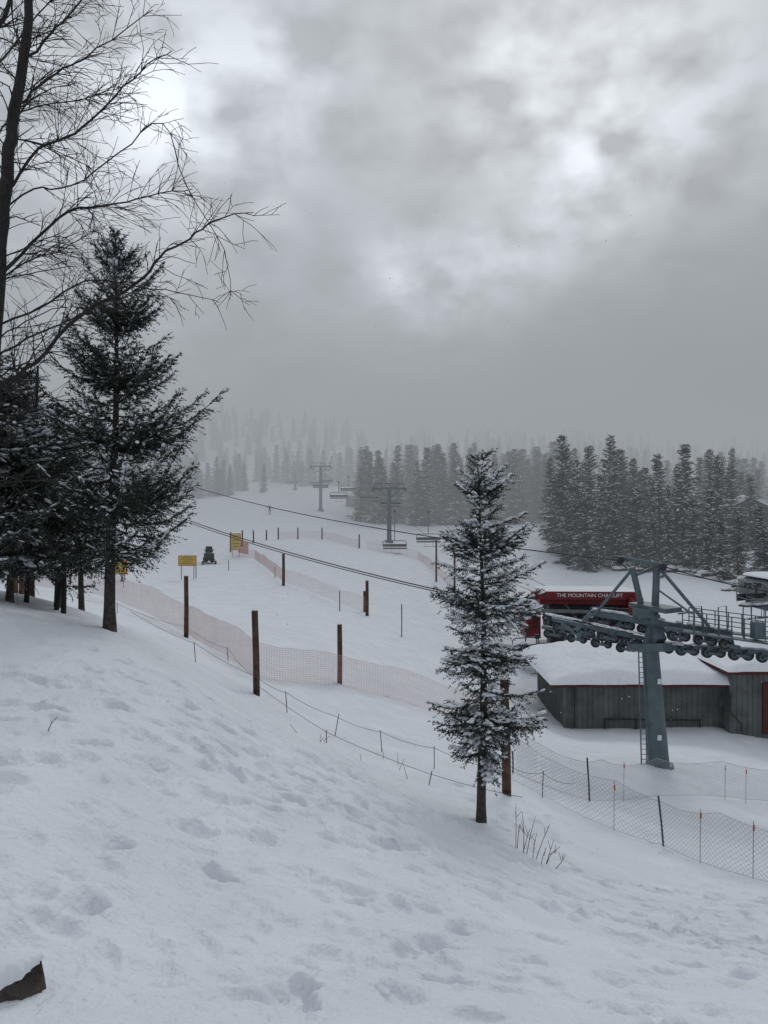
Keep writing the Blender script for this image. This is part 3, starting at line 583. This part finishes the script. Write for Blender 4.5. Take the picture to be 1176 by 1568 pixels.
mb.add(np.stack([hx_*.9,hy_*.9,np.maximum(hz_,0)*.35],-1).reshape(-1,3)+c+A(0,0,.68),[(r_*nu+k,r_*nu+(k+1)%nu,(r_+1)*nu+(k+1)%nu,(r_+1)*nu+k) for r_ in range(nv//2,nv-1) for k in range(nu)],2,True)
mb.v=[v-b for v in mb.v]; obj('housing',mb.mesh('h',[M_steel,M_tower,M_snow2]),root)
for px in (1145,1160): chair(P(px,893,38),1.1,1.5,.5)
# ------------------------------------------------------------------ chalet(s)
def chalet(px,d,w_,h_,dep,yaw):
    b=G(px,d,-.5); root=empty('timber_chalet',b); root.rotation_euler=(0,0,yaw)
    m=MB(); m.box((0,0,h_/2),(w_,dep,h_),0)
    m.add([(-w_/2,-dep/2,h_),(w_/2,-dep/2,h_),(0,-dep/2,h_+w_*.22),(-w_/2,dep/2,h_),(w_/2,dep/2,h_),(0,dep/2,h_+w_*.22)],[(0,1,2),(5,4,3)],0)
    obj('walls',m.mesh('w',[M_logwood]),root)
    m=MB()
    for s in (-1,1): m.beam((s*w_*.58,0,h_-.35),(0.02*s,0,h_+w_*.22+.3),dep+1.6,.55,0)
    obj('snow_roof',m.mesh('r',[M_snow2]),root)
    m=MB()
    for r_ in range(max(1,int(h_/2.6))):
        for k in range(4): m.box((-w_*.36+k*w_*.24,-dep/2-.03,1.6+2.6*r_),(w_*.11,.08,1.2),0)
    m.box((0,-dep/2-.6,h_*.5),(w_,1.1,.15),1); m.box((0,-dep/2-1.1,h_*.5+.8),(w_,.08,.12),1)
    obj('windows_and_balcony',m.mesh('x',[M_glass,M_logwood]),root)
chalet(1142,122,8,6.0,7,-.3)
for (px,d,s) in [(1045,88,.9),(1068,86,.7),(1095,83,1.1),(1120,80,.8),(1150,77,1.0),(985,90,.6),(950,94,.9),(1165,75,1.2),(1010,84,.4),(1130,72,.7)]:
    b=G(px,d); m=MB(); n_=9; c=rng.normal(0,.6,(n_,3))*A(s*1.3,s,s*.25)+A(0,0,.1)
    sz=rng.uniform(.4,.9,(n_,1))*s; m.blobs(c,np.tile(A(1,0,.1),(n_,1))*sz,np.tile(A(0,1,0),(n_,1))*sz,np.tile(A(0,0,.6),(n_,1))*sz,0)
    m.blobs(c+A(0,0,.35)*sz+A(0,.1,0),np.tile(A(.95,0,0),(n_,1))*sz,np.tile(A(0,1.05,0),(n_,1))*sz,np.tile(A(0,0,.45),(n_,1))*sz,1)
    for k in range(14):
        p=c[rng.integers(n_)]; m.tube([p,p+A(rng.normal(0,.3),0,rng.uniform(.5,1.1))*s],.025,4,0)
    obj('snowy_boulder',m.mesh('boulder',[M_rock,M_snow2]),None,b)
# ------------------------------------------------------------------ snowmobile
b=G(320,74); m=MB()
m.box((0,.9,.5),(.5,2.2,.5),0); m.blobs(np.array([A(0,-.35,.72)]),np.array([A(.48,0,0)]),np.array([A(0,.75,0)]),np.array([A(0,0,.38)]),0)
m.add([(-.32,-.3,1.0),(.32,-.3,1.0),(.24,-.05,1.5),(-.24,-.05,1.5)],[(0,1,2,3)],1); m.box((0,.9,.85),(.38,1.3,.22),1)
for s in (-1,1):
    m.tube([(s*.5,.1,.08),(s*.5,-1.0,.06),(s*.5,-1.4,.28)],.07,6,0); m.tube([(s*.15,-.4,.5),(s*.5,-.6,.12)],.04,6,0); m.tube([(0,-.1,1.1),(s*.42,-.05,1.2)],.03,6,0)
m.tube([(-.25,-.1,.3),(-.25,2.0,.3)],.22,8,1); m.tube([(.25,-.1,.3),(.25,2.0,.3)],.22,8,1)
ob=obj('snowmobile',m.mesh('snowmobile',[M_dark,M_black]),None,b); ob.rotation_euler=(0,0,.25); ob.scale=(1.25,1.25,1.15)
# ------------------------------------------------------------------ skiers
def skier(px,d,pose,yaw,tilt=0,jm=M_cloth,rider=False):
    b=G(px,d); root=empty('skier',b); root.rotation_euler=(0,tilt,yaw)
    J=dict(pelvis=(0,0,.86),chest=(0,.0-.12*pose,1.22),neck=(0,-.18*pose,1.45),head=(0,-.22*pose,1.60),headt=(0,-.23*pose,1.72),
      lh=(-.12,0,.84),lk=(-.15,-.28*pose,.50),la=(-.16,0,.12),lt=(-.16,-.18,.07),rh=(.12,0,.84),rk=(.16,-.28*pose,.50),ra=(.18,0,.12),rt=(.18,-.18,.07),
      ls=(-.21,-.16*pose,1.40),le=(-.45,-.2,1.28),lw=(-.66,-.35,1.30),rs=(.21,-.16*pose,1.40),re=(.45,-.2,1.22),rw=(.62,-.38,1.10))
    R_=dict(pelvis=.15,chest=.17,neck=.075,head=.115,headt=.10,lh=.11,lk=.08,la=.065,lt=.06,rh=.11,rk=.08,ra=.065,rt=.06,ls=.08,le=.06,lw=.045,rs=.08,re=.06,rw=.045)
    E=[('pelvis','chest'),('chest','neck'),('neck','head'),('head','headt'),('pelvis','lh'),('lh','lk'),('lk','la'),('la','lt'),('pelvis','rh'),('rh','rk'),('rk','ra'),('ra','rt'),('chest','ls'),('ls','le'),('le','lw'),('chest','rs'),('rs','re'),('re','rw')]
    ks=list(J); me=bpy.data.meshes.new('body'); me.from_pydata([J[k] for k in ks],[(ks.index(a),ks.index(c)) for a,c in E],[]); me.materials.append(jm)
    o=obj('body',me,root); sk=o.modifiers.new('Skin','SKIN'); o.modifiers.new('Sub','SUBSURF').levels=1
    o.modifiers['Sub'].render_levels=1
    for i_,k in enumerate(ks):
        sv=me.skin_vertices[0].data[i_]; sv.radius=(R_[k],R_[k]); sv.use_root=(k=='pelvis')
    m=MB()
    m.blobs(np.array([A(*J['head'])+A(0,-.04,0)]),np.array([A(.085,0,0)]),np.array([A(0,.10,0)]),np.array([A(0,0,.11)]),2)
    for s in (-1,1): m.beam((s*.17,-.85,.03),(s*.17,.75,.03),.09,.02,0); m.tube([(s*.17,-.85,.03),(s*.17,-1.0,.12)],.03,5,0)
    m.tube([J['lw'],(-.85,.2,.15)],.012,5,1); m.tube([J['rw'],(.8,.25,.15)],.012,5,1)
    m.box((0,-.22*pose-.09,1.64),(.17,.06,.06),1)
    obj('skis_poles_face',m.mesh('gear',[M_red,M_dark,M_skin]),root)
try:
    skier(901,72,1.0,.5,.35); skier(545,150,.6,.2); skier(552,152,.8,-.4,0,M_dred); skier(413,140,.7,.1)
except Exception as ex: print('SKIER',ex)
# ------------------------------------------------------------------ shrubs & twigs, stump
m=MB()
for (px,py_t,pb,d) in [(790,1230,790,9.8),(800,1243,802,9.9),(812,1268,800,9.8),(822,1275,815,9.7),(842,1262,820,9.6),(848,1285,835,9.6),(858,1296,835,9.5),(866,1308,848,9.5),(836,1300,828,9.5),(820,1250,806,9.9),(795,1262,792,9.9)]:
    b0=G(pb,d,-.03); t0=P(px,py_t,d); mid=(b0+t0)/2+A(random.gauss(0,.02),0,.02); m.tube([b0,mid,t0],[.005,.004,.0025],5,0)
    for k in range(2): u=random.uniform(.4,.8); p=b0*(1-u)+t0*u; m.tube([p,p+A(random.uniform(-.07,.09),0,random.uniform(.05,.14))],[.0035,.002],4,0)
m.build('bare_shrub',[M_twig],None,G(820,9.7))
m=MB(); b0=G(72,5.4,-.02); m.tube([b0,b0+A(.03,0,.07),b0+A(.075,0,.12)],[.004,.003,.002],5,0); m.tube([b0+A(.03,0,.07),b0+A(.03,0,.1)],.002,4,0); m.build('dry_twig',[M_twig],None,b0)
m=MB()
for k in range(9): 
    b0=G(random.uniform(430,640),random.uniform(13,15),-.02); m.tube([b0,b0+A(random.gauss(0,.1),0,random.uniform(.1,.3))],[.005,.003],4,0)
m.build('dry_grass_stems',[M_twig],None,G(520,14))
b=G(10,2.42,-.02); m=MB(); na=72; k=np.arange(na); a=k*2*math.pi/na
prof=.088+.006*np.sin(3*a+1)+.004*np.sin(7*a)+.0035*np.sin(19*a+2)+rng.normal(0,.0015,na)
rings=[]
for i_,h in enumerate([-.12,-.04,.0,.03,.06,.08]):
    r_=prof*(1.18-.05*i_)+rng.normal(0,.0012,na); rings.append(np.stack([np.cos(a)*r_*1.1,np.sin(a)*r_,np.full(na,h)+(.025*np.cos(a)+.006*np.sin(9*a))*(i_/5)],1))
V=np.concatenate(rings); f=[(r_*na+kk,r_*na+(kk+1)%na,(r_+1)*na+(kk+1)%na,(r_+1)*na+kk) for r_ in range(5) for kk in range(na)]; m.add(V,f,0,True)
nr=10; sv=[]
for i_ in range(nr+1):
    u=i_/nr; r_=prof*(1.02)*math.cos(u*math.pi/2)**.6; sv.append(np.stack([np.cos(a)*r_*1.1,np.sin(a)*r_,np.full(na,.075+.055*math.sin(u*math.pi/2)**.8)+.022*np.cos(a)*(1-u)+.008*np.sin(2*a+1)*(1-u)],1))
V=np.concatenate(sv); f=[(r_*na+kk,r_*na+(kk+1)%na,(r_+1)*na+(kk+1)%na,(r_+1)*na+kk) for r_ in range(nr) for kk in range(na)]; m.add(V,f,1,True)
obj('snowy_tree_stump',m.mesh('stump',[M_bark,M_snow2]),None,b)
m=MB(); n_=1500; d=rng.uniform(3.5,28,n_); X_=rng.uniform(-.6,.6,n_)*d; Z_=rng.uniform(-.35,.45,n_)*d; s=rng.uniform(.002,.0048,(n_,1)); c=np.stack([X_,d,Z_],1)
m.blobs(c,np.tile(A(1,0,0),(n_,1))*s,np.tile(A(0,1,0),(n_,1))*s,np.tile(A(.2,0,1.3),(n_,1))*s,0); m.build('falling_snow',[M_snow2])
# ------------------------------------------------------------------ fog volumes
def fog(name,x0,x1,y0,y1,z0,z1,dens,L):
    mb=MB(); mb.box(((x0+x1)/2,(y0+y1)/2,(z0+z1)/2),(x1-x0,y1-y0,z1-z0)); m_=bpy.data.materials.new(name); m_.use_nodes=True; nt=m_.node_tree; nt.nodes.clear()
    o_=nt.nodes.new('ShaderNodeOutputMaterial'); ab=nt.nodes.new('ShaderNodeVolumeAbsorption'); ab.inputs['Color'].default_value=(0,0,0,1); ab.inputs['Density'].default_value=dens
    em=nt.nodes.new('ShaderNodeEmission'); em.inputs['Color'].default_value=(*L,1); em.inputs['Strength'].default_value=dens
    ad=nt.nodes.new('ShaderNodeAddShader'); nt.links.new(ab.outputs[0],ad.inputs[0]); nt.links.new(em.outputs[0],ad.inputs[1]); nt.links.new(ad.outputs[0],o_.inputs['Volume'])
    mb.build(name,[m_])
FL=(.32,.345,.37)
fog('fog_bank',-900,900,52,1600,-60,62,.0030,FL)
fog('fog_bank',-950,950,122,1650,-61,52,.0056,FL)
# ------------------------------------------------------------------ world
w=bpy.data.worlds.new('World'); scene.world=w; w.use_nodes=True; nt=w.node_tree; N=nt.nodes; Lk=nt.links
bg=N['Background']
def math_(op,a,b=None,clamp=False):
    n_=N.new('ShaderNodeMath'); n_.operation=op; n_.use_clamp=clamp
    for i_,v in enumerate((a,b)):
        if v is None: continue
        if isinstance(v,(int,float)): n_.inputs[i_].default_value=v
        else: Lk.new(v,n_.inputs[i_])
    return n_.outputs[0]
tc=N.new('ShaderNodeTexCoord'); D_=tc.outputs['Generated']
nz=N.new('ShaderNodeTexNoise'); nz.inputs['Scale'].default_value=3.6; nz.inputs['Detail'].default_value=3; nz.inputs['Roughness'].default_value=.45; nz.inputs['Distortion'].default_value=.2
mp=N.new('ShaderNodeMapping'); mp.inputs['Scale'].default_value=(1,1,1.5); mp.inputs['Location'].default_value=(.3,.1,.7); Lk.new(D_,mp.inputs['Vector']); Lk.new(mp.outputs[0],nz.inputs['Vector'])
nz2=N.new('ShaderNodeTexNoise'); nz2.inputs['Scale'].default_value=12; nz2.inputs['Detail'].default_value=3; nz2.inputs['Roughness'].default_value=.45; Lk.new(mp.outputs[0],nz2.inputs['Vector'])
def lobe(px,py,sig,amp):
    v=A(px-CX,F,CY-py); v/=np.linalg.norm(v); dt=N.new('ShaderNodeVectorMath'); dt.operation='DOT_PRODUCT'; Lk.new(D_,dt.inputs[0]); dt.inputs[1].default_value=tuple(v)
    p=math_('POWER',math_('MAXIMUM',dt.outputs['Value'],0.0),1/math.radians(sig)**2); return math_('MULTIPLY',p,amp)
tot=None
for l in [(850,170,7,.10),(880,335,2.4,.20),(765,165,2.6,.16),(970,70,6,.12),(705,435,2.4,.36),(600,428,2.1,.34),(800,408,2.2,.20),(240,180,3.0,.26),(120,60,8,.10),(600,40,7,.08),(345,245,4,.10),(1100,60,8,.10),(900,225,2.2,.18),(850,60,3,.10),(430,90,3,.14),(100,400,12,.14),(650,490,2.0,.16),(260,60,6,.08),(1000,200,4,.10)]:
    o_=lobe(*l); tot=o_ if tot is None else math_('ADD',tot,o_)
mod=N.new('ShaderNodeMapRange'); mod.inputs['From Min'].default_value=.34; mod.inputs['From Max'].default_value=.62; mod.inputs['To Min'].default_value=.25; mod.inputs['To Max'].default_value=1.4; Lk.new(nz2.outputs['Fac'],mod.inputs['Value'])
tot=math_('MULTIPLY',tot,mod.outputs[0])
dk=math_('ADD',lobe(1180,560,12,.13),lobe(480,270,4,.03)); 
mod2=N.new('ShaderNodeMapRange'); mod2.inputs['From Min'].default_value=.3; mod2.inputs['From Max'].default_value=.7; mod2.inputs['To Min'].default_value=.385; mod2.inputs['To Max'].default_value=.475; Lk.new(nz.outputs['Fac'],mod2.inputs['Value'])
sep=N.new('ShaderNodeSeparateXYZ'); Lk.new(D_,sep.inputs[0])
zen=N.new('ShaderNodeMapRange'); zen.interpolation_type='SMOOTHSTEP'; zen.inputs['From Min'].default_value=.55; zen.inputs['From Max'].default_value=1.0; zen.inputs['To Min'].default_value=0; zen.inputs['To Max'].default_value=.18; Lk.new(sep.outputs['Z'],zen.inputs['Value'])
val=math_('SUBTRACT',math_('ADD',math_('ADD',mod2.outputs[0],tot),zen.outputs[0]),dk)
col=N.new('ShaderNodeVectorMath'); col.operation='SCALE'; col.inputs[0].default_value=(.94,1.0,1.065); Lk.new(val,col.inputs['Scale'])
sky=N.new('ShaderNodeTexSky'); sky.sky_type='NISHITA'; sky.sun_disc=False; sky.sun_elevation=math.radians(34); sky.sun_rotation=math.radians(14)
sk2=N.new('ShaderNodeVectorMath'); sk2.operation='SCALE'; Lk.new(sky.outputs[0],sk2.inputs[0]); sk2.inputs['Scale'].default_value=.04
col10=N.new('ShaderNodeVectorMath'); col10.operation='SCALE'; Lk.new(col.outputs[0],col10.inputs[0]); col10.inputs['Scale'].default_value=10.0
mx=N.new('ShaderNodeVectorMath'); mx.operation='ADD'; Lk.new(col10.outputs[0],mx.inputs[0]); Lk.new(sk2.outputs[0],mx.inputs[1])
Lk.new(mx.outputs[0],bg.inputs['Color']); bg.inputs['Strength'].default_value=.1
sun=bpy.data.lights.new('sun','SUN'); sun.energy=.75; sun.angle=math.radians(16); sun.color=(1,.975,.95)
so=obj('sun',sun); el,az=math.radians(34),math.radians(14); dv=Vector((math.sin(az)*math.cos(el),math.cos(az)*math.cos(el),math.sin(el))); so.rotation_euler=dv.to_track_quat('Z','Y').to_euler()
# ------------------------------------------------------------------ camera
cam=bpy.data.cameras.new('camera'); co=obj('camera',cam); co.rotation_euler=(math.pi/2,0,0); cam.sensor_fit='VERTICAL'; cam.sensor_height=24; cam.lens=24*F/1568; cam.clip_start=.05; cam.clip_end=12000; scene.camera=co
scene.view_settings.view_transform='Standard'; scene.view_settings.look='None'; scene.view_settings.exposure=0
